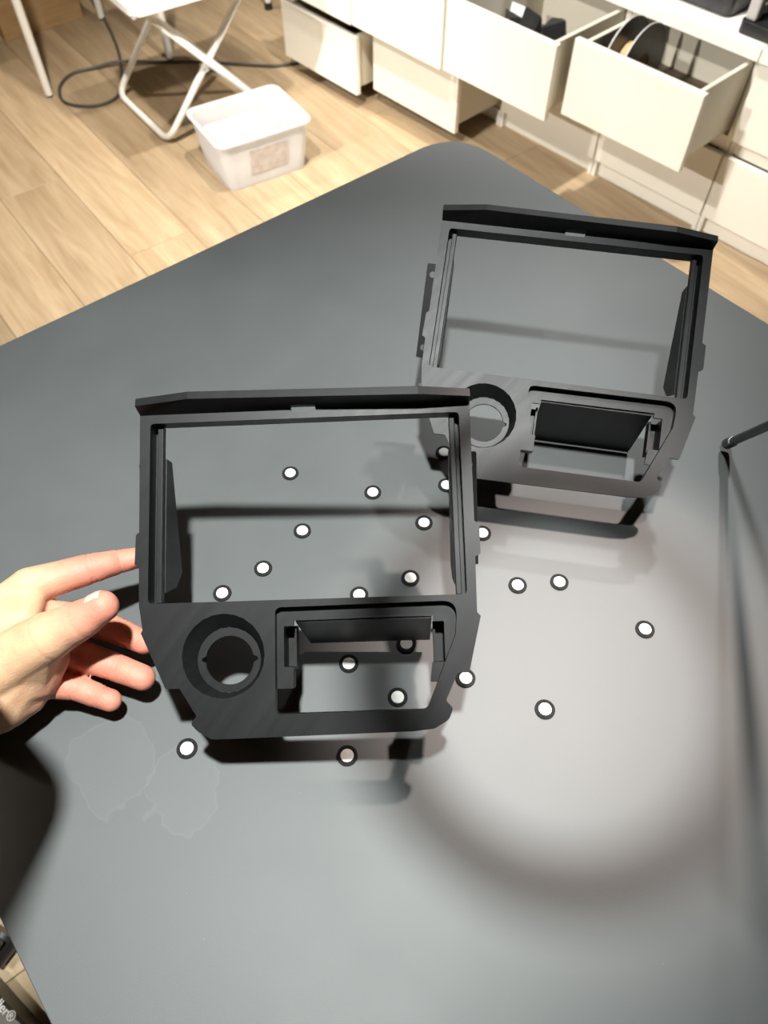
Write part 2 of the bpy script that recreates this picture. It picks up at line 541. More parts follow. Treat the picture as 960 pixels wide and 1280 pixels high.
# local: x along t2, y = -t1 direction
top = rounded([(0, 0), (TL, 0), (TL, -TW), (0, -TW)], 0.075, 10)
bm = bmesh.new()
poly_solid(bm, top, [], HT - 0.022, HT)
obj('tabletop', bm, M_TABLE, table, bevel=0.002, seg=2)
bm = bmesh.new()
for (x0, x1, y0, y1) in ((0.14, TL - 0.14, -0.17, -0.13), (0.14, TL - 0.14, -TW + 0.13, -TW + 0.17), (0.14, 0.18, -TW + 0.17, -0.17), (TL - 0.18, TL - 0.14, -TW + 0.17, -0.17)):
    box(bm, x0, x1, y0, y1, HT - 0.07, HT - 0.0225)
obj('table_frame', bm, M_EDGE, table)
for x in (0.16, TL - 0.16):
    for y in (-0.15, -TW + 0.15):
        obj('table_leg', tb([(x, y, 0), (x, y, HT - 0.0225)], [0.016, 0.024], 16), M_EDGE, table, smooth=True)

# ------------------------------------------------------------------ drawer cabinets along the wall
CO = Vector((0.639, 2.2014, 0)); CY = -0.8261; CW = 0.3845
ZLB, ZLT, ZUB, ZUT, ZCT = 0.052, 0.231, 0.2726, 0.4626, 0.4677
cabs = [
    (-3, 0.281, 0.300, 'cream two-drawer cabinet farthest left with both drawers pulled out'),
    (-2, 0.211, 0.295, 'cream two-drawer cabinet, second from left, lower drawer pulled out over floor'),
    (-1, 0.0, 0.2865, 'cream cabinet whose open upper drawer holds black scraps'),
    (0, 0.0, 0.2216, 'cream cabinet whose open upper drawer holds dark spools'),
    (1, 0.0, 0.0, 'cream two-drawer cabinet with closed drawers at right edge'),
]


def drawer(parent, p, z0, z1):
    """local x along the row, -y towards the room; front face at y=-p"""
    g = 0.002
    bm = bmesh.new()
    x0, x1, d = 0.020, CW - 0.020, 0.40
    y0, y1 = -p + 0.018, -p + d
    zt = z1 - 0.006
    zb = z0 + 0.012
    box(bm, x0, x0 + 0.012, y0, y1, zb, zt)
    box(bm, x1 - 0.012, x1, y0, y1, zb, zt)
    box(bm, x0 + 0.012, x1 - 0.012, y1 - 0.012, y1, zb, zt)
    dr = obj('drawer', bm, M_CABIN, parent, bevel=0.0015, seg=1)
    obj('drawer_bottom', bx(x0 + 0.0125, x1 - 0.0125, y0, y1 - 0.0125, zb + 0.004, zb + 0.010), M_DBOT, dr)
    obj('drawer_front', bx(g, CW - g, -p, -p + 0.0175, z0, z1), M_CAB, dr, bevel=0.002, seg=2)
    return dr


for k, pl_, pu_, lab in cabs:
    c = empty('drawer_cabinet', CO + Vector((math.cos(CY), math.sin(CY), 0)) * k * CW, CY)
    tag(c, lab, 'cabinet', 'cream drawer cabinets in a row')
    D = 0.47
    bm = bmesh.new()
    s = 0.016
    box(bm, 0.0008, s, 0.019, D, 0, ZUT)                      # sides
    box(bm, CW - s, CW - 0.0008, 0.019, D, 0, ZUT)
    box(bm, s, CW - s, D - 0.01, D, 0.0, ZUT)                 # back
    box(bm, s, CW - s, 0.03, D - 0.01, 0.042, 0.052)          # bottom
    box(bm, s, CW - s, 0.0195, 0.05, ZLT + 0.002, ZUB - 0.002)  # rail between the drawers
    obj('carcass', bm, M_CAB, c, bevel=0.001, seg=1)
    obj('top_rail', bx(0.001, CW - 0.001, 0.028, D, ZUT + 0.0005, ZCT), M_CABIN, c)
    obj('plinth', bx(s + 0.0005, CW - s - 0.0005, 0.020, 0.034, 0.0, 0.041), M_CAB, c, bevel=0.001, seg=1)
    bm = bmesh.new()
    box(bm, 0.001, 0.014, 0.004, 0.0185, 0.0, ZLB - 0.003)
    obj('foot', bm, M_CAB, c, bevel=0.001, seg=1)
    obj('foot', bx(CW - 0.014, CW - 0.001, 0.004, 0.0185, 0.0, ZLB - 0.003), M_CAB, c, bevel=0.001, seg=1)
    drawer(c, pl_, ZLB, ZLT)
    drawer(c, pu_, ZUB, ZUT)
CE = Vector((math.cos(CY), math.sin(CY), 0)); CN = Vector((math.sin(CY), -math.cos(CY), 0))


def cab(u, p, z):
    return CO + CE * u + CN * p + Vector((0, 0, z))


for u0, u1, lab in ((-3 * CW, CW, 'long white worktop over the left four cream cabinets'), (CW + 0.002, 2.2 * CW, 'white worktop end piece above the closed right-hand cabinet')):
    o = obj('worktop', bx(u0, u1, -0.012, 0.50, ZCT + 0.0006, 0.50), M_WTOP, None, bevel=0.002)
    o.location = CO
    o.rotation_euler = (0, 0, CY)
    tag(o, lab, 'worktop')

# black appliance and printer frame on the worktop
t = empty('appliance', cab(0.055, -0.22, 0.5003), CY)
tag(t, 'dark grey appliance with rounded lower edge on the white worktop', 'appliance')
bm = bmesh.new()
poly_solid(bm, rounded([(-0.19, -0.165), (0.19, -0.165), (0.19, 0.165), (-0.19, 0.165)], 0.02, 6), [], 0.006, 0.30)
obj('shell', bm, M_DGREY, t, bevel=0.006, seg=3)
bm = bmesh.new()
poly_solid(bm, rounded([(-0.18, -0.155), (0.18, -0.155), (0.18, 0.155), (-0.18, 0.155)], 0.02, 6), [], 0.0, 0.0065)
obj('base_plate', bm, M_BLACK, t)
obj('front_panel', bx(-0.15, 0.15, -0.168, -0.1651, 0.05, 0.25), M_BLACK, t, bevel=0.002)
t = empty('printer', cab(0.50, -0.20, 0.5003), CY)
tag(t, 'printer with silver upright and black base at top right corner', 'printer')
bm = bmesh.new()
poly_solid(bm, rounded([(-0.205, -0.185), (0.205, -0.185), (0.205, 0.19), (-0.205, 0.19)], 0.018, 6), [], 0.0, 0.028)
obj('base', bm, M_BLACK, t, bevel=0.005, seg=3)
for sx in (-1, 1):
    bm = bmesh.new()
    box(bm, sx * 0.185 - 0.014, sx * 0.185 + 0.014, -0.178, -0.15, 0.0285, 0.36)
    obj('upright', bm, M_ALU, t, bevel=0.006, seg=3)
obj('crossbeam', bx(-0.20, 0.20, -0.18, -0.148, 0.3605, 0.39), M_ALU, t, bevel=0.004)
obj('bed', bx(-0.13, 0.13, -0.13, 0.13, 0.06, 0.066), M_DGREY, t, bevel=0.002)
obj('bed_carriage', bx(-0.05, 0.05, -0.10, 0.10, 0.0285, 0.0598), M_BLACK, t, bevel=0.003)
obj('back_panel', bx(-0.19, 0.19, 0.165, 0.18, 0.0285, 0.36), M_DGREY, t, bevel=0.003)


# an empty spool in the open drawer
def spool(u, p, tilt, lab):
    t = empty('spool', cab(u, p, 0), CY)
    t.rotation_euler = (0, R(tilt), CY)
    t.location.z = ZUB + 0.0225 + 0.0985
    tag(t, lab, 'spool')
    for sx in (-1, 1):
        bm = bmesh.new()
        poly_solid(bm, circle(0, 0, 0.097, 48), [circle(0, 0, 0.026, 24)], sx * 0.027 - 0.002, sx * 0.027 + 0.002, Matrix.Rotation(R(90), 4, 'Y'))
        o = obj('flange', bm, M_DGREY, t, bevel=0.0008, seg=1)
        bm = bmesh.new()
        poly_solid(bm, circle(0, 0, 0.0975, 48), [circle(0, 0, 0.0965, 48)], sx * 0.027 - 0.0018, sx * 0.027 + 0.0018, Matrix.Rotation(R(90), 4, 'Y'))
        obj('flange_rim', bm, M_ALU, o)
    bm = bmesh.new()
    poly_solid(bm, circle(0, 0, 0.040, 32), [circle(0, 0, 0.027, 32)], -0.0248, 0.0248, Matrix.Rotation(R(90), 4, 'Y'))
    obj('core', bm, M_TAN, t, smooth=True)
    return t


spool(0.094, 0.078, 0, 'dark empty spool with tan core standing in the open drawer')


# scraps in the other open drawer
def scrap(u, p, z, size, lab, seed, m=M_BLACK, nm='printed_scrap'):
    rnd = random.Random(seed)
    bm = bmesh.new()
    for _ in range(16):
        bm.verts.new((rnd.uniform(-1, 1) * size[0], rnd.uniform(-1, 1) * size[1], rnd.uniform(0, 1) * size[2]))
    bmesh.ops.convex_hull(bm, input=bm.verts[:])
    for v in [v for v in bm.verts if not v.link_faces]: bm.verts.remove(v)
    zm = min(v.co.z for v in bm.verts)
    for v in bm.verts: v.co.z -= zm
    o = obj(nm, bm, m)
    o.location = cab(u, p, z)
    o.rotation_euler = (0, 0, CY + rnd.uniform(-0.6, 0.6))
    tag(o, lab, 'scrap')
    return o


zd = ZUB + 0.0225
scrap(-0.090, 0.175, zd, (0.042, 0.055, 0.20), 'tallest angular black scrap in the open drawer corner', 3)
scrap(-0.170, 0.195, zd, (0.032, 0.05, 0.18), 'low jagged black scrap in the middle of the open drawer', 5)
scrap(-0.235, 0.190, zd, (0.024, 0.045, 0.145), 'leftmost small black scrap in the open drawer', 11)
o = obj('paper_sheet', bx(-0.03, 0.03, -0.001, 0.001, 0, 0.115), M_PAPER)
o.location = cab(-0.300, 0.10, zd)
o.rotation_euler = (R(-14), 0, CY)
tag(o, 'pale blue paper sheet standing in the open drawer', 'paper')

# ------------------------------------------------------------------ storage tub on the floor
p0 = px(290, 241, 0); p1 = px(384, 209, 0); p2 = px(246, 203, 0)
bl_ = (p1 - p0).length; bw_ = (p2 - p0).length
ang = math.atan2((p1 - p0).y, (p1 - p0).x)
t = empty('storage_tub', (p0 + (p1 - p0) / 2 + Vector((-math.sin(ang), math.cos(ang), 0)) * bw_ / 2), ang)
tag(t, 'frosted white plastic storage tub on the wooden floor', 'tub')
L2, W2, H2 = bl_ / 2, bw_ / 2, 0.150
fl_ = 1.13


def ring_at(z, grow, ins=0.0, r=0.03):
    return [(x, y, z) for x, y in rounded([(-L2 * grow + ins, -W2 * grow + ins), (L2 * grow - ins, -W2 * grow + ins), (L2 * grow - ins, W2 * grow - ins), (-L2 * grow + ins, W2 * grow - ins)], r, 6)]


bm = bmesh.new()
loops = [ring_at(0.0, 1.0), ring_at(0.075, 1 + (fl_ - 1) * 0.5), ring_at(H2, fl_), ring_at(H2, fl_, 0.0025), ring_at(0.075, 1 + (fl_ - 1) * 0.5, 0.0025), ring_at(0.003, 1.0, 0.0025)]
vl = [[bm.verts.new(p) for p in l] for l in loops]
for a, b2 in zip(vl, vl[1:]):
    n = len(a)
    for k in range(n): bm.faces.new((a[k], a[(k + 1) % n], b2[(k + 1) % n], b2[k]))
bm.faces.new(vl[0][::-1]); bm.faces.new(vl[-1])
obj('tub_body', bm, M_TUB, t, smooth=True)
bm = bmesh.new()
tube(bm, [(p[0], p[1], p[2] + 0.001) for p in ring_at(H2, fl_, -0.004)], 0.0055, 8, closed=True)
obj('rim', bm, M_TUB, t, smooth='all')
yf = -W2 * (1 + (fl_ - 1) * 0.5) - 0.004
M_LAB = noisy(mat('frosted_label', (0.6, 0.55, 0.52), 0.6), (0.52, 0.47, 0.45), (0.70, 0.66, 0.63), 45)
o = obj('label_panel', bx(-0.06, 0.065, -0.0006, 0.0006, -0.04, 0.04), M_LAB, t, bevel=0.0004, seg=1)
o.location = (0, yf + 0.0015, 0.078)
o.rotation_euler = (R(6.5) , 0, 0)
o['label'] = 'greyish label panel'
# white tray standing in the tub
bm = bmesh.new()
tx0, tx1, ty0, ty1 = -L2 * 0.88, L2 * 0.50, -W2 * 0.62, W2 * 0.88
poly_solid(bm, rounded([(tx0, ty0), (tx1, ty0), (tx1, ty1), (tx0, ty1)], 0.012, 4), [], 0.0, 0.004)
poly_solid(bm, rounded([(tx0, ty0), (tx1, ty0), (tx1, ty1), (tx0, ty1)], 0.012, 4), [rounded([(tx0 + 0.003, ty0 + 0.003), (tx1 - 0.003, ty0 + 0.003), (tx1 - 0.003, ty1 - 0.003), (tx0 + 0.003, ty1 - 0.003)], 0.010, 4)], 0.0041, 0.105)
o = obj('inner_tray', bm, M_WTOP)
o.location = t.location + Vector((0, 0, 0.0035))
o.rotation_euler = (0, 0, ang)
tag(o, 'white tray standing inside the frosted tub', 'tray')

# ------------------------------------------------------------------ folding stool
sa = Vector((0.59, -0.807, 0)); sb = Vector((0.807, 0.59, 0))
stool = empty('folding_stool', (-0.64, 2.55, 0))
tag(stool, 'white folding stool with crossed tube legs beside the storage tub', 'stool')
SO = Vector((-0.64, 2.55, 0))
c0 = Vector((-0.661, 2.20, 0)) - SO
ZS = 0.462
seat = rounded([(c0).to_2d(), (c0 + sb * 0.40).to_2d(), (c0 + sb * 0.40 - sa * 0.40).to_2d(), (c0 - sa * 0.40).to_2d()], 0.035, 6)
bm = bmesh.new()
poly_solid(bm, seat, [], ZS - 0.022, ZS)
so = obj('seat', bm, M_WPAINT, stool, bevel=0.005, seg=3)
bm = bmesh.new()
cc = c0 + sb * 0.012 - sa * 0.006
tube(bm, [cc + Vector((0.004, 0.02, ZS - 0.016)), cc + Vector((-0.004, -0.012, ZS - 0.016))], 0.006, 10)
o = obj('bolt_cap', bm, M_ALU, so, smooth=True)
f1r = Vector((-0.695, 2.374, 0.011)) - SO; f1l = Vector((-0.915, 2.675, 0.011)) - SO
t1r = Vector((-0.395, 2.455, ZS - 0.034)) - SO; t1l = t1r + (f1l - f1r)
f2f = Vector((-0.385, 2.575, 0.011)) - SO; f2b = f2f + (f1l - f1r) * 0.94
t2f = Vector((-0.640, 2.262, ZS - 0.034)) - SO; t2b = t2f + (f1l - f1r) * 0.94


def uframe(tr, fr, fll, tl_, rr_=0.05):
    def arc(p, a, b):
        u = (a - p).normalized() * rr_; v = (b - p).normalized() * rr_
        return [p + u * (1 - k / 6) ** 2 + v * (k / 6) ** 2 for k in range(7)]
    return [tr] + arc(fr, tr, fll) + arc(fll, fr, tl_) + [tl_]


obj('leg_frame', tb(uframe(t1r, f1r, f1l, t1l), 0.0105, 12), M_WPAINT, stool, smooth='all')
obj('leg_frame', tb(uframe(t2f, f2f, f2b, t2b), 0.0105, 12), M_WPAINT, stool, smooth='all')
obj('crossbar', tb([t1r, t1l], 0.008, 10), M_WPAINT, stool, smooth='all')
obj('crossbar', tb([t2f, t2b], 0.008, 10), M_WPAINT, stool, smooth='all')
mid = (f1r + t1r) / 2
obj('pivot_bolt', tb([mid + sa * 0.02, mid - sa * 0.02], 0.005, 10), M_ALU, stool, smooth=True)

# ------------------------------------------------------------------ small white table with a cardboard box under it
legs = [Vector((-1.16, 2.68, 0)), Vector((-0.782, 2.941, 0)), Vector((-1.10, 3.262, 0)), Vector((-1.478, 3.001, 0))]
ctr = sum(legs, Vector()) / 4
st_ = empty('side_table', ctr)
tag(st_, 'white side table with slim round legs standing over the cardboard box', 'table')
for l in legs:
    q = l - ctr
    g = obj('leg', tb([(q.x, q.y, 0.006), (q.x * 0.98, q.y * 0.98, 0.72)], [0.013, 0.016], 14), M_WPAINT, st_, smooth=True)
    obj('foot_cap', tb([(q.x, q.y, 0), (q.x, q.y, 0.0058)], 0.0125, 14), M_BLACK, g, smooth=True)
bm = bmesh.new()
poly_solid(bm, rounded([((l - ctr) * 1.12).to_2d() for l in legs], 0.03, 6), [], 0.7205, 0.74)
obj('table_top', bm, M_WPAINT, st_, bevel=0.003)
pa = Vector((-1.419, 3.071, 0)); pb = Vector((-1.173, 3.274, 0))
ang = math.atan2((pb - pa).y, (pb - pa).x)
t = empty('cardboard_box', pa, ang)
tag(t, 'brown cardboard box on the floor under the white side table', 'box')
BL = (pb - pa).length
bm = bmesh.new()
th = 0.005
box(bm, 0, BL, 0, th, 0, 0.26); box(bm, 0, BL, 0.3 - th, 0.3, 0, 0.26)
box(bm, 0, th, th, 0.3 - th, 0, 0.26); box(bm, BL - th, BL, th, 0.3 - th, 0, 0.26)
box(bm, th, BL - th, th, 0.3 - th, 0, th)
obj('box_body', bm, M_CARD, t, bevel=0.001, seg=1)
obj('flap', bx(0.002, BL - 0.002, 0.001, 0.148, 0.2605, 0.265), M_CARD, t)
obj('flap', bx(0.002, BL - 0.002, 0.152, 0.299, 0.2605, 0.265), M_CARD, t)
obj('tape', bx(BL * 0.36, BL * 0.52, -0.0006, -0.0001, 0.02, 0.26), M_TAPE, t)

# lone leg near the far end of the cabinets
q = px(336, 11, 0)
t = empty('post_stand', q)
tag(t, 'pale upright post with black foot beside the far cabinet end', 'stand')
obj('post', tb([(0, 0, 0.0245), (0, 0, 0.5)], 0.012, 12), M_WPAINT, t, smooth=True)
obj('foot_cap', tb([(0, 0, 0), (0, 0, 0.024)], [0.017, 0.014], 12), M_BLACK, t, smooth=True)

# cable looping over the floor
cp = [(112, -25), (115, 0), (131, 25), (145, 55), (151, 80), (152, 100), (147, 120), (125, 131), (97, 132), (78, 125), (75, 108), (90, 92), (120, 85), (150, 81), (200, 78), (250, 77), (300, 80), (345, 82), (385, 76)]
pts = [px(x, y, 0.006) for x, y in cp]
pts = catmull(pts, 6)
for i, p in enumerate(pts):
    p.z = 0.0055 + (0.011 * math.exp(-((i - 78) / 5.0) ** 2))
o = obj('floor_cable', tb(pts, 0.0052, 10), M_CABLE, None, smooth='all')
tag(o, 'dark grey cable curled in a loop on the wooden floor', 'cable')

# ------------------------------------------------------------------ dark things on the floor past the near table edge
BZ = 0.07
qa = px(0, 1245, BZ); qb = px(30, 1279, BZ)
ba = math.atan2((qb - qa).y, (qb - qa).x)
t = empty('black_box', (qa.x, qa.y, 0), ba)
tag(t, 'black box with white lettering on the floor at bottom left corner', 'box')
obj('box_body', bx(-0.16, 0.075, -0.16, 0, 0, BZ), M_BLACK, t, bevel=0.004, seg=2)
fc = bpy.data.curves.new('lettering', 'FONT')
fc.body = 'ller\u00ae'
fc.size = 0.017
fc.align_x = 'RIGHT'
fc.extrude = 0.0002
fo = bpy.data.objects.new('lettering', fc)
COL.objects.link(fo)
fo.parent = t
fo.data.materials.append(M_TEXT)
bpy.context.view_layer.update()
lm = bpy.data.meshes.new_from_object(fo.evaluated_get(bpy.context.evaluated_depsgraph_get()))
bpy.data.objects.remove(fo)
fo = bpy.data.objects.new('lettering', lm)
COL.objects.link(fo)
fo.parent = t
BOXT, LETT = t, fo

cb = px(4, 1182, 0.07)
t = empty('chair_base', (cb.x - 0.245, cb.y + 0.13, 0), 0)
tag(t, 'black chair foot poking out on the floor beyond the left table edge', 'chair')
for k in range(5):
    a = R(-30 + 72 * k)
    d = Vector((math.cos(a), math.sin(a), 0))
    lg = obj('base_leg', tb([d * 0.03 + Vector((0, 0, 0.12)), d * 0.15 + Vector((0, 0, 0.10)), d * 0.275 + Vector((0, 0, 0.075))], [0.022, 0.019, 0.015], 10), M_BLACK, t, smooth=True)
    obj('caster', tb([d * 0.25 + Vector((-d.y, d.x, 0)) * 0.02 + Vector((0, 0, 0.028)), d * 0.25 - Vector((-d.y, d.x, 0)) * 0.02 + Vector((0, 0, 0.028))], 0.028, 16), M_BLACK, lg, smooth=True)
obj('column', tb([(0, 0, 0.08), (0, 0, 0.42)], 0.026, 16), M_BLACK, t, smooth=True)
obj('seat', tb([(0, 0, 0.42), (0, 0, 0.44), (0, 0, 0.48)], [0.16, 0.19, 0.17], 24), M_BLACK, t, smooth=True)

# ------------------------------------------------------------------ pale discs set in the table
discs = [
    (363, 592, 'round pale disc nearest the top bar of the held frame, seen through it'),
    (466, 616, 'round pale disc seen through the held frame, right of its middle, upper'),
    (378, 664, 'round pale disc on the shadow line at the middle of the held frame'),
    (530, 654, 'round pale disc at the right end of the shadow band inside the held frame'),
    (329, 711, 'round pale disc in the lower left of the held frame window'),
    (513, 723, 'round pale disc in the lower right of the held frame window'),
    (278, 742, 'round pale disc at the bottom left edge of the held frame window'),
    (449, 744, 'half hidden pale disc on the bottom edge of the held frame window'),
    (555, 566, 'shaded disc by the upper right inner edge of the held frame, upper of two'),
    (558, 607, 'disc half hidden by the right bar of the held frame, lower of two'),
    (603, 667, 'round pale disc just outside the right bar of the held frame'),
    (647, 732, 'left one of the pair of pale discs right of the held frame'),
    (699, 728, 'right one of the pair of pale discs right of the held frame'),
    (806, 787, 'rightmost pale disc on the bright part of the table'),
    (681, 887, 'lone pale disc in the brightest patch, below the pair'),
    (582, 848, 'pale disc touching the lower right notch of the held frame'),
    (508, 805, 'pale disc at the upper right inside the pocket opening of the held frame'),
    (436, 830, 'pale disc at the left inside the pocket opening of the held frame'),
    (497, 872, 'pale disc at the bottom inside the pocket opening of the held frame'),
    (234, 936, 'greyish disc left of the held frame below the fingers'),
    (434, 945, 'pale disc in the shadow just below the bottom edge of the held frame'),
]
bm = bmesh.new()
poly_solid(bm, circle(0, 0, 0.0082, 36), [circle(0, 0, 0.0055, 36)], 0.0, 0.0012)
rim_me = obj('rim', bm, M_RIM, None, bevel=0.0003, seg=2)
bm = bmesh.new()
poly_solid(bm, circle(0, 0, 0.0052, 36), [], 0.0, 0.0016)
dsc_me = obj('disc', bm, M_DISC, None, bevel=0.0003, seg=2)
for i, (x, y, lab) in enumerate(discs):
    t = empty('disc_magnet', px(x, y, HT + 0.0002))
    tag(t, lab, 'disc', 'pale discs scattered on the black table')
    a = rim_me if i == 0 else rim_me.copy()
    d = dsc_me if i == 0 else dsc_me.copy()
    for o in (a, d):
        if i: COL.objects.link(o)
        o.parent = t


# ------------------------------------------------------------------ the printed dashboard frames
def mm(l): return [tuple(c / 1000 for c in p) for p in l]


ROOF = 92.3


def make_bezel(pose, label):
    A, tr = pose[:3], pose[3]
    root = empty('dash_frame')
    Mx = Matrix(((A[0][0], A[1][0], A[2][0], tr[0]), (A[0][1], A[1][1], A[2][1], tr[1]), (A[0][2], A[1][2], A[2][2], tr[2] + HC), (0, 0, 0, 1)))
    loc, rot, _ = Mx.decompose()
    root.location = loc
    root.rotation_euler = rot.to_euler()
    tag(root, label, 'frame', 'black printed dashboard frames')
    P = M_PRINT
    # --- face plate
    outline = [(-8, 8), (240, 8), (239.5, -82), (243, -84), (243, -106), (239, -108), (238.5, -148), (241, -150.5), (231, -190),
               (222.8, -190), (213.8, -209), (218.5, -214.5), (215.5, -222), (205, -228), (190, -229.5), (60, -231.5), (47, -231.5), (37.5, -226), (31.5, -220.2), (36.5, -215.6),
               (24, -195.8), (13.9, -195.8), (-4.8, -156), (-3.6, -153.5), (-6.5, -136), (-7, -108), (-10.3, -106), (-9.6, -84), (-7.2, -82)]
    rad = [0, 0, 0.8, 1.2, 1.2, 0.8, 1, 1, 1.5, 1.5, 2, 3, 8, 8, 3, 3, 6, 8, 3, 2, 1.5, 1.5, 1, 0.5, 3, 0.8, 1.2, 1.2, 0.8]
    outer = mm(rounded(outline, rad, 4))
    win = mm(rounded([(0, 0), (232, 0), (232, -134.8), (0, -134.8)], 3.5, 4))
    pock_pts = [(93, -140.2), (224.8, -139.0), (222.6, -163), (200.6, -214.8), (92.8, -215.5)]
    pock = mm(rounded(pock_pts, [5, 14, 8, 5, 4], 7))
    NC = 24
    circ = mm([(55.4 + 30 * math.cos(2 * math.pi * k / NC), -173.5 + 30 * math.sin(2 * math.pi * k / NC)) for k in range(NC)])
    bm = bmesh.new()
    poly_solid(bm, outer, [win, pock, circ], -0.003, 0)
    face = obj('face_plate', bm, P, root, bevel=0.0005, seg=2)
    # engraved square next to the socket
    bm = bmesh.new()
    sq = [(19.5, -184.5), (26, -181), (30.5, -190), (24, -193.5)]
    inn = [(20.3, -184.8), (25.7, -182), (29.7, -189.7), (24.3, -192.5)]
    poly_solid(bm, mm(sq), [mm(inn)], 0.0, 0.00025)
    obj('square_mark', bm, P, face)
    # --- window recess: walls, side grooves and rails
    bm = bmesh.new()
    wo = mm(rounded([(-2, 2), (234, 2), (234, -136.5), (-2, -136.5)], 4.5, 4))
    poly_solid(bm, wo, [win], -0.0145, -0.0031)
    obj('window_wall', bm, P, root)
    for sx in (0, 1):
        f = (lambda x: x) if sx == 0 else (lambda x: 232 - x)
        xs = sorted((f(3.2), f(7.4)))
        rl = obj('rail', bx(xs[0] / 1000, xs[1] / 1000, -0.1345, -0.0003, -0.0145, -0.0075), P, root, bevel=0.0005)
        xs = sorted((f(-1.5), f(3.1)))
        obj('groove_floor', bx(xs[0] / 1000, xs[1] / 1000, -0.1345, -0.0003, -0.0165, -0.0147), P, rl)
    # --- visor along the top edge
    bm = bmesh.new()

    def chunk(secs):
        """secs: list of (x, [profile (y,z)...]) closed skin"""
        rings = [[bm.verts.new((x / 1000, y / 1000, z / 1000)) for y, z in pr] for x, pr in secs]
        for a, b2 in zip(rings, rings[1:]):
            n = len(a)
            for k in range(n): bm.faces.new((a[k], a[(k + 1) % n], b2[(k + 1) % n], b2[k]))
        bm.faces.new(rings[0][::-1]); bm.faces.new(rings[-1])

    def sec(x, zlo, ylo, yhi, root_y=6.5): return (x, [(root_y, 0.05), (ylo, zlo), (yhi, zlo - 1.4), (9.5, -3.0)])
    mids = []
    for k in range(1, 10):
        f_ = k / 10
        mids.append(sec(32 + 169.8 * f_, 15.0 + 3.5 * f_, 13.6 - 4.4 * f_, 19.8 - 3.9 * f_))
    chunk([sec(-8, 11.5, 10.6, 17.0), sec(32, 15.0, 13.6, 19.8)] + mids + [sec(201.8, 18.5, 9.2, 15.9), sec(240, 11.5, 8.2, 14.6)])
    visor = obj('visor', bm, P, root, bevel=0.0004, seg=1)
    cut = obj('cutter', bx(0.1065, 0.1250, 0.0050, 0.0092, -0.010, 0.0060), P, root)
    for tgt in (visor, face):
        md = tgt.modifiers.new('slot', 'BOOLEAN')
        md.object = cut
        md.operation = 'DIFFERENCE'
        md.solver = 'EXACT'
        tgt.modifiers.move(len(tgt.modifiers) - 1, 0)
    dg = bpy.context.evaluated_depsgraph_get()
    for tgt in (visor, face):
        me = bpy.data.meshes.new_from_object(tgt.evaluated_get(dg))
        tgt.modifiers.clear()
        tgt.data = me
    bpy.data.objects.remove(cut)
    # --- side plates with sloping screw flanges
    ylen = math.hypot(85, 29)
    sl = math.atan2(29, 85)
    for sx in (0, 1):
        f = (lambda x: x) if sx == 0 else (lambda x: 232 - x)
        bm = bmesh.new()
        poly = mm([(-24, -14.7), (-24, -28), (-109, -57), (-121, -43), (-127, -14.7)])
        x0, x1 = sorted((f(5.2) / 1000, f(8.0) / 1000))
        Mp = Matrix(((0, 0, 1, 0), (1, 0, 0, 0), (0, 1, 0, 0), (0, 0, 0, 1)))
        poly_solid(bm, poly, [], x0, x1, Mp)
        pl = obj('side_plate', bm, P, root, bevel=0.0003, seg=1)
        bm = bmesh.new()
        # flange local: X = bezel x, Y = along slope (0 at the top)
        ow = -17.5 if sx == 0 else -13.8
        xa, xb = sorted((f(ow) / 1000, f(5.0) / 1000))
        hx = f(ow + 6) / 1000
        o2 = [(xa, 0), (xb, 0), (xb, -ylen / 1000), (xa, -ylen / 1000)]
        poly_solid(bm, rounded(o2, 0.0015, 3), [circle(hx, -0.010, 0.0031, 16), circle(hx, -(ylen - 10) / 1000, 0.0031, 16)], 0, 0.0028,
                   Matrix.Translation((0, -0.024, -0.0279)) @ Matrix.Rotation(sl, 4, 'X'))
        obj('screw_flange', bm, P, pl, bevel=0.0003, seg=1)
    # --- pocket: recessed ledge, roof, clip channels
    bm = bmesh.new()
    ledge = [(90.5, -138), (226.5, -136.8), (225.2, -164), (213.6, -196.5), (203.5, -196.5), (205.4, -182.5), (214.8, -182.5), (214.8, -153.5), (207, -153.5), (207, -149.2), (105.4, -150),
             (105.4, -153.8), (98, -153.8), (98, -183.2), (104.6, -183.2), (104.6, -198.4), (90.5, -198.4)]
    lrad = [4, 14, 6] + [0.8] * 12 + [0, 0]
    poly_solid(bm, mm(rounded(ledge, lrad[:len(ledge)], 4)), [], -0.0105, -0.008)
    pk = obj('pocket_ledge', bm, P, root, bevel=0.0003, seg=1)
    bm = bmesh.new()
    po = [(p[0] * 1.0, p[1]) for p in mm(rounded([(91, -138.4), (226.8, -137.0), (224.7, -163.4), (202, -216.8), (91, -217.4)], [5, 14, 8, 5, 4], 7))]
    poly_solid(bm, po, [pock], -0.0079, -0.0031)
    obj('pocket_wall', bm, P, root)
    bm = bmesh.new()
    poly_solid(bm, mm([(-149.4, -10.6), (-151.2, -10.6), (-168.6, -ROOF), (-166.8, -ROOF - 0.9)]), [], 0.1065, 0.2060, Matrix(((0, 0, 1, 0), (1, 0, 0, 0), (0, 1, 0, 0), (0, 0, 0, 1))))
    obj('pocket_roof', bm, P, pk)
    obj('window_shelf', bx(0.0082, 0.2238, -0.1376, -0.1357, -0.056, -0.0147), P, root)
    bm = bmesh.new()
    box(bm, 0.0962, 0.0979, -0.1835, -0.1538, -0.034, -0.0106)
    box(bm, 0.0962, 0.1052, -0.1855, -0.1836, -0.034, -0.0106)
    box(bm, 0.0980, 0.1052, -0.1835, -0.1538, -0.034, -0.030)
    box(bm, 0.1036, 0.1052, -0.1835, -0.1538, -0.0299, -0.022)
    obj('clip_channel', bm, P, pk)
    bm = bmesh.new()
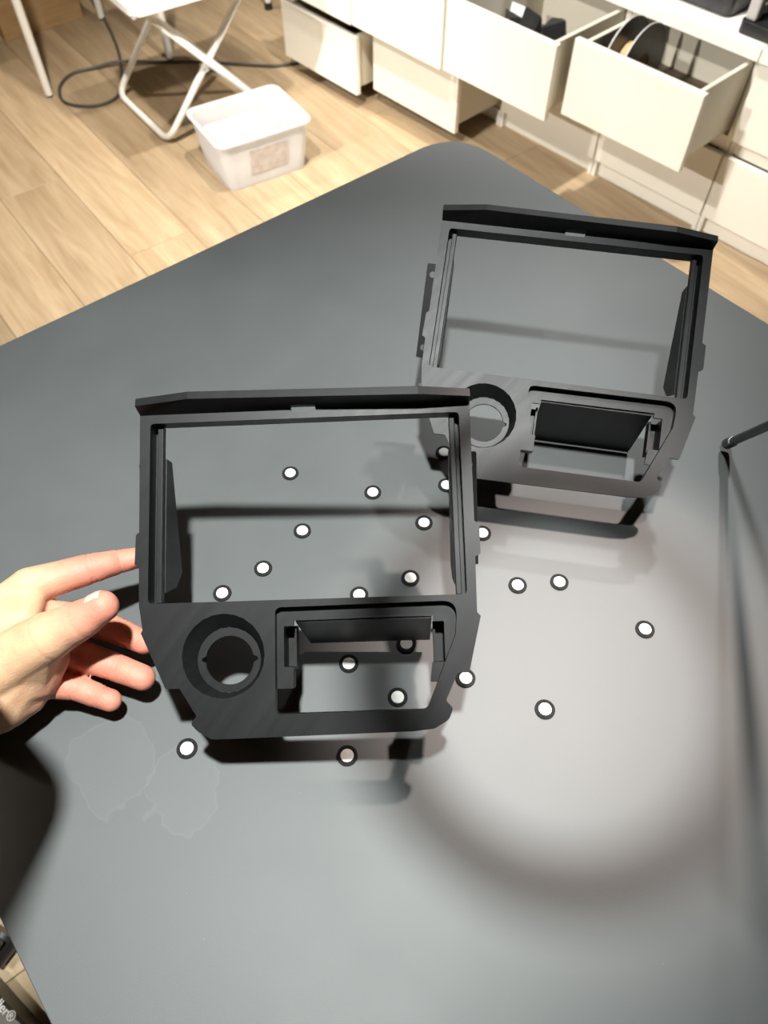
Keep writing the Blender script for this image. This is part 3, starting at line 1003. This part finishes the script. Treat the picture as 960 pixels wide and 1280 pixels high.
    box(bm, 0.2149, 0.2166, -0.1828, -0.1534, -0.034, -0.0106)
    box(bm, 0.2070, 0.2166, -0.1848, -0.1829, -0.034, -0.0106)
    box(bm, 0.2070, 0.2148, -0.1828, -0.1534, -0.034, -0.030)
    box(bm, 0.2070, 0.2086, -0.1828, -0.1534, -0.0299, -0.022)
    obj('clip_channel', bm, P, pk)
    obj('clip_block', bx(0.0935, 0.1046, -0.1984, -0.186, -0.020, -0.0106), P, pk)
    # --- socket: faceted cone, ring with notches, tube
    bm = bmesh.new()
    r0 = [bm.verts.new((p[0], p[1], -0.0003)) for p in circ]
    zc = -0.012
    r1 = [bm.verts.new(((56.8 + 23.6 * math.cos(2 * math.pi * k / NC)) / 1000, (-176.8 + 23.6 * math.sin(2 * math.pi * k / NC)) / 1000, zc)) for k in range(NC)]
    r2 = [bm.verts.new(((56.8 + 25.4 * math.cos(2 * math.pi * k / NC)) / 1000, (-176.8 + 25.4 * math.sin(2 * math.pi * k / NC)) / 1000, zc - 0.001)) for k in range(NC)]
    r3 = [bm.verts.new(((55.4 + 31.6 * math.cos(2 * math.pi * k / NC)) / 1000, (-173.5 + 31.6 * math.sin(2 * math.pi * k / NC)) / 1000, -0.0031)) for k in range(NC)]
    for a, b2 in ((r0, r1), (r1, r2), (r2, r3)):
        for k in range(NC): bm.faces.new((a[k], a[(k + 1) % NC], b2[(k + 1) % NC], b2[k]))
    cone = obj('socket_cone', bm, P, root)
    hole = []
    for k in range(64):
        a = 2 * math.pi * k / 64
        rr_ = 17.6
        da = min(abs(a - R(3)), abs(a - R(363)))
        db = abs(a - R(179))
        if da < 0.115: rr_ += 3.4 * math.sqrt(max(0, 1 - (da / 0.12) ** 2))
        if db < 0.115: rr_ += 3.4 * math.sqrt(max(0, 1 - (db / 0.12) ** 2))
        hole.append(((57.2 + rr_ * math.cos(a)) / 1000, (-177.2 + rr_ * math.sin(a)) / 1000))
    bm = bmesh.new()
    poly_solid(bm, mm(circle(56.8, -176.8, 23.5, 48)), [hole], zc - 0.0028, zc - 0.0004)
    obj('socket_ring', bm, P, cone, bevel=0.0003, seg=1)
    bm = bmesh.new()
    poly_solid(bm, mm(circle(57.0, -177.0, 22.6, 40)), [mm(circle(57.0, -177.0, 20.9, 40))], -0.026, zc - 0.0029)
    obj('socket_tube', bm, P, cone, smooth=True)
    return root


POSE0 = [[0.99886, 0.0105, 0.04658], [-0.02996, 0.89746, 0.44007], [-0.03719, -0.44096, 0.89675], [-0.17602, 0.37829, -0.43495]]
POSE1 = [[0.98542, -0.17012, -0.00285], [0.15151, 0.86977, 0.46961], [-0.07741, -0.4632, 0.88287], [0.06136, 0.62135, -0.43679]]


make_bezel(POSE0, 'black printed dashboard frame held up by the hand in front')
make_bezel(POSE1, 'black printed dashboard frame propped on the table behind the held one')


# ------------------------------------------------------------------ the hand
def cone_seg(bm, a, ra, b, rb):
    t = bmesh.new()
    for p, r in ((a, ra), (b, rb)):
        bmesh.ops.create_icosphere(t, subdivisions=3, radius=r, matrix=Matrix.Translation(p))
    g = bmesh.ops.convex_hull(t, input=t.verts[:])
    bmesh.ops.delete(t, geom=[v for v in t.verts if not v.link_faces], context='VERTS')
    gi = [e for e in g['geom_interior'] if isinstance(e, bmesh.types.BMVert) and e.is_valid]
    if gi: bmesh.ops.delete(t, geom=gi, context='VERTS')
    me = bpy.data.meshes.new('tmp')
    t.to_mesh(me); t.free()
    bm.from_mesh(me)
    bpy.data.meshes.remove(me)


def hull(bm, balls):
    t = bmesh.new()
    for p, r in balls:
        bmesh.ops.create_icosphere(t, subdivisions=2, radius=r, matrix=Matrix.Translation(p))
    g = bmesh.ops.convex_hull(t, input=t.verts[:])
    gi = [e for e in g['geom_interior'] if isinstance(e, bmesh.types.BMVert) and e.is_valid]
    if gi: bmesh.ops.delete(t, geom=gi, context='VERTS')
    me = bpy.data.meshes.new('tmp')
    t.to_mesh(me); t.free()
    bm.from_mesh(me)
    bpy.data.meshes.remove(me)


fingers = {
    'index': [(36, 733, .592, 15), (112, 711, .606, 12.6), (149, 702, .616, 10.2), (178, 696, .622, 8.6)],
    'middle': [(32, 768, .597, 15), (106, 774, .606, 12.4), (148, 789, .611, 11.2), (180, 803, .613, 9.8)],
    'ring': [(34, 808, .598, 14.5), (103, 819, .602, 12.2), (144, 834, .601, 11.4), (178, 847, .598, 10.4)],
    'little': [(28, 850, .594, 13.5), (94, 859, .597, 10.6), (123, 870, .596, 9.8), (138, 875.5, .594, 9.0)],
}
thumb = [(-15, 842, .564, 24), (58, 797, .556, 19), (101, 775, .552, 14.8), (128.5, 758, .549, 11.8)]
bm = bmesh.new()
J = {}
for k, ch in fingers.items():
    J[k] = [(dp(x, y, d), r / 1000) for x, y, d, r in ch]
J['thumb'] = [(dp(x, y, d), r / 1000) for x, y, d, r in thumb]
for k, ch in J.items():
    for (a, ra), (b2, rb) in zip(ch, ch[1:]):
        m_ = (a + b2) / 2
        rm = (ra + rb) / 2 * (0.97 if k != 'thumb' else 0.95)
        cone_seg(bm, a, ra, m_, rm)
        cone_seg(bm, m_, rm, b2, rb)
# soft pads on the camera side of each finger
for k in ('index', 'middle', 'ring', 'little'):
    ch = J[k]
    for (a, ra), (b2, rb) in list(zip(ch, ch[1:]))[1:]:
        m_ = (a + b2) / 2
        tocam = (Vector((0, 0, HC)) - m_).normalized()
        cone_seg(bm, m_.lerp(a, 0.3) + tocam * 0.0022, (ra + rb) * 0.44, m_.lerp(b2, 0.35) + tocam * 0.0022, (ra + rb) * 0.43)
W0 = (dp(-85, 835, .583), 0.023); W1 = (dp(-62, 905, .577), 0.021)
mc = [J[k][0] for k in ('index', 'middle', 'ring', 'little')]
hull(bm, [mc[0], mc[1], mc[2], W0])
hull(bm, [mc[1], mc[2], mc[3], W0, W1])
hull(bm, [mc[3], (dp(10, 872, .588), 0.021), W1])
# thenar mass and web of the thumb
hull(bm, [(dp(20, 822, .567), 0.0245), (dp(48, 806, .560), 0.0195), (dp(44, 838, .577), 0.018), (dp(-40, 850, .570), 0.026)])
hull(bm, [(dp(58, 830, .588), 0.0135), (dp(30, 868, .583), 0.018), (dp(-30, 868, .575), 0.026), (dp(20, 830, .572), 0.020)])
hull(bm, [(dp(40, 745, .590), 0.012), (dp(28, 775, .575), 0.014), (dp(-20, 770, .585), 0.020), (dp(-20, 815, .572), 0.022)])
hull(bm, [(dp(66, 822, .576), 0.013), (dp(50, 806, .566), 0.016), (dp(50, 852, .581), 0.014), (dp(20, 850, .572), 0.021)])
hull(bm, [(dp(20, 850, .572), 0.021), (dp(36, 868, .583), 0.0145), (dp(0, 878, .576), 0.0235), (dp(-40, 860, .570), 0.028), (dp(-45, 892, .574), 0.024)])
# wrist and forearm, out of the frame towards the holder
wr = W0[0].lerp(W1[0], 0.5)
FA = [(wr, 0.031), (Vector((-0.305, 0.178, HT + 0.13)), 0.036), (Vector((-0.245, 0.135, HT + 0.30)), 0.044), (Vector((-0.235, 0.08, HT + 0.50)), 0.050), (Vector((-0.22, -0.10, HT + 0.60)), 0.055)]
for (a, ra), (b2, rb) in zip(FA, FA[1:]):
    cone_seg(bm, a, ra, b2, rb)
hull(bm, [W0, W1, (wr, 0.031)])
raw = bpy.data.meshes.new('hand_raw')
bm.to_mesh(raw); bm.free()
ro = bpy.data.objects.new('hand_raw', raw)
COL.objects.link(ro)
md = ro.modifiers.new('r', 'REMESH'); md.mode = 'VOXEL'; md.voxel_size = 0.0015; md.adaptivity = 0.0
md = ro.modifiers.new('s', 'SMOOTH'); md.factor = 0.5; md.iterations = 10
dg = bpy.context.evaluated_depsgraph_get()
hm = bpy.data.meshes.new_from_object(ro.evaluated_get(dg))
bpy.data.objects.remove(ro)
hm.name = 'hand'
hand = bpy.data.objects.new('hand', hm)
COL.objects.link(hand)
hm.materials.clear()
hm.materials.append(M_SKIN)
for p in hm.polygons: p.use_smooth = True
# crease lines, tone and ink
toneA = hm.attributes.new('tone', 'FLOAT', 'POINT')
inkA = hm.attributes.new('ink', 'FLOAT', 'POINT')
cre = []
for k, ch in J.items():
    for i in (1, 2):
        ax = (ch[i + 1][0] - ch[i - 1][0]).normalized()
        cre.append((ch[i][0], ax, ch[i][1], 0.0008 if k != 'thumb' else 0.0004))
        if k != 'thumb':
            cre.append((ch[i][0] + ax * 0.0032, ax, ch[i][1], 0.0005))
tips = [(J[k][i][0], J[k][i][1]) for k in J for i in (1, 2, 3) if not (k == 'thumb')]
tips += [(J['thumb'][3][0], J['thumb'][3][1])]
inkc = dp(-2, 745, .583)
for v in hm.vertices:
    co = v.co
    for p, ax, r, dep in cre:
        q = co - p
        if q.length < r * 1.6:
            s = q.dot(ax)
            if abs(s) < 0.0022:
                v.co = v.co - v.normal * dep * math.exp(-(s / 0.0009) ** 2)
    dmin = min((co - p).length - r for p, r in tips)
    toneA.data[v.index].value = max(0.0, min(1.0, 1.0 - dmin / 0.030))
    q = co - inkc
    inkA.data[v.index].value = math.exp(-(q.x / 0.010) ** 2 - (q.y / 0.022) ** 2)
tag(hand, "person's bare left hand with thumb in front, supporting the front frame", 'hand')
# thumb nail on the upper side of the thumb tip
n0 = J['thumb'][2][0]; n1_ = J['thumb'][3][0]
ax = (n1_ - n0).normalized()
upv = dp(131, 740, .549) - dp(131, 757, .549)
upv = (upv - ax * upv.dot(ax)).normalized()
tocam = (Vector((0, 0, HC)) - n1_).normalized()
nrm = (upv * 0.93 + tocam * 0.30).normalized()
nrm = (nrm - ax * nrm.dot(ax)).normalized()
sd = ax.cross(nrm)
from mathutils.bvhtree import BVHTree
hbvh = BVHTree.FromPolygons([v.co.copy() for v in hm.vertices], [tuple(p.vertices) for p in hm.polygons])
bm = bmesh.new()
G = 8
grid = []
for i in range(G + 1):
    row = []
    for j in range(G + 1):
        a = -1 + 2 * i / G; b2 = -1 + 2 * j / G
        wv_ = 0.0072 * (1 - 0.12 * max(0, a) ** 2)
        th_ = b2 * 0.75
        rad_ = 0.0110
        p = n1_ + ax * (-0.0005 + a * 0.0062) + nrm * (rad_ * math.cos(th_) + 0.0005 - 0.0012 * max(0, a) ** 2) + sd * (rad_ * math.sin(th_))
        hit = hbvh.ray_cast(p + (nrm * math.cos(th_) + sd * math.sin(th_)) * 0.01, -(nrm * math.cos(th_) + sd * math.sin(th_)), 0.03)
        if hit[0] is not None:
            edge = max(abs(a), abs(b2))
            p = hit[0] + (nrm * math.cos(th_) + sd * math.sin(th_)) * (0.0005 if edge < 0.99 else -0.0002)
        row.append(bm.verts.new(p))
    grid.append(row)
for i in range(G):
    for j in range(G):
        bm.faces.new((grid[i][j], grid[i + 1][j], grid[i + 1][j + 1], grid[i][j + 1]))
nail = obj('thumb_nail', bm, M_NAIL, hand, smooth='all')

# ------------------------------------------------------------------ phone holder stand, its slim leg reaches into the frame
rf = px(905, 560, HT)
t = empty('phone_stand', (rf.x, rf.y, HT))
tag(t, 'slim black rod of a stand touching the table at the right edge', 'stand')
f_ = Vector((0, 0, 0.006))
top_ = Vector((-0.17, -0.62, 1.0)) * 0.74 + f_
d = (top_ - f_).normalized()
lg = obj('leg', tb([f_ + d * 0.022, top_], 0.0042, 12), M_BLACK, t, smooth=True)
obj('rubber_tip', tb([f_, f_ + d * 0.004, f_ + d * 0.0215], [0.0045, 0.0056, 0.0054], 12), M_BLACK, lg, smooth=True)
obj('ring_band', tb([f_ + d * 0.0222, f_ + d * 0.0232], 0.0047, 12), M_ALU, lg, smooth=True)
for q in (Vector((0.50 - rf.x, -0.20 - rf.y, 0.006)), Vector((0.62 - rf.x, 0.16 - rf.y, 0.006))):
    d = (top_ - q).normalized()
    lg = obj('leg', tb([q + d * 0.022, top_], 0.0042, 12), M_BLACK, t, smooth=True)
    obj('rubber_tip', tb([q, q + d * 0.004, q + d * 0.0215], [0.0045, 0.0056, 0.0054], 12), M_BLACK, lg, smooth=True)
obj('hub', tb([top_ - Vector((0, 0, 0.01)), top_ + Vector((0, 0, 0.02))], 0.013, 16), M_BLACK, t, smooth=True)
RC = Vector((0.092 - rf.x, 0.200 - rf.y, 0.75))
hb = top_ + Vector((0, 0, 0.01))
dirn = (RC - hb).normalized()
obj('arm', tb([hb, RC - dirn * 0.100], 0.004, 12), M_BLACK, t, smooth=True)
rp_ = []
for k in range(48):
    a = 2 * math.pi * k / 48
    rp_.append(RC + Vector((0.091 * math.cos(a), 0.098 * math.sin(a), 0.02 * math.sin(a))))
obj('holder_ring', tb(rp_, 0.0135, 12, closed=True), M_BLACK, t, smooth='all')

# ------------------------------------------------------------------ desk lamp just above the frame, its warm pool falls on the right of the table
LH = Vector((0.30, 0.50, HT + 0.80))
AIM = Vector((0.17, 0.27, HT))
t = empty('desk_lamp', (0.86, 0.30, HT))
tag(t, 'black desk lamp on the table beyond the right edge, giving the warm pool of light', 'lamp')
LO = Vector((0.86, 0.30, HT))
obj('lamp_base', tb([(0, 0, 0.0005), (0, 0, 0.018), (0, 0, 0.022)], [0.09, 0.09, 0.082], 32), M_BLACK, t, smooth=True)
hd = LH - LO
ax_ = (LH - AIM).normalized()
tail = hd + ax_ * 0.10
obj('lamp_arm', tb([(0, 0, 0.0225), (0.02, 0.02, 0.62)], 0.008, 12), M_BLACK, t, smooth=True)
obj('lamp_arm', tb([(0.02, 0.02, 0.62), tail + ax_ * 0.006], 0.007, 12), M_BLACK, t, smooth=True)
bm = bmesh.new()
prof_ = [(0.10, 0.016), (0.085, 0.020), (0.02, 0.045), (-0.03, 0.066)]
ux = ax_.cross(Vector((0, 0, 1))).normalized(); uy = ax_.cross(ux)
rings = []
for off, rr_ in prof_ + [(o_, r_ - 0.0015) for o_, r_ in reversed(prof_)]:
    rings.append([bm.verts.new(hd + ax_ * off + (ux * math.cos(2 * math.pi * k / 32) + uy * math.sin(2 * math.pi * k / 32)) * rr_) for k in range(32)])
for a, b2 in zip(rings, rings[1:]):
    for k in range(32): bm.faces.new((a[k], a[(k + 1) % 32], b2[(k + 1) % 32], b2[k]))
bm.faces.new(rings[0]); bm.faces.new(rings[-1])
obj('lamp_shade', bm, M_BLACK, t, smooth=True)
lamp('desk_lamp_bulb', LH, 58, (1.0, 0.84, 0.77), 0.03, 33, AIM, 0.9)

# lettering lies flat on top of the box, its end towards the frame corner
q = Matrix.Rotation(-ba, 4, 'Z') @ (px(13, 1279, BZ) - qa)
fo.location = (q.x, q.y, BZ + 0.0003)
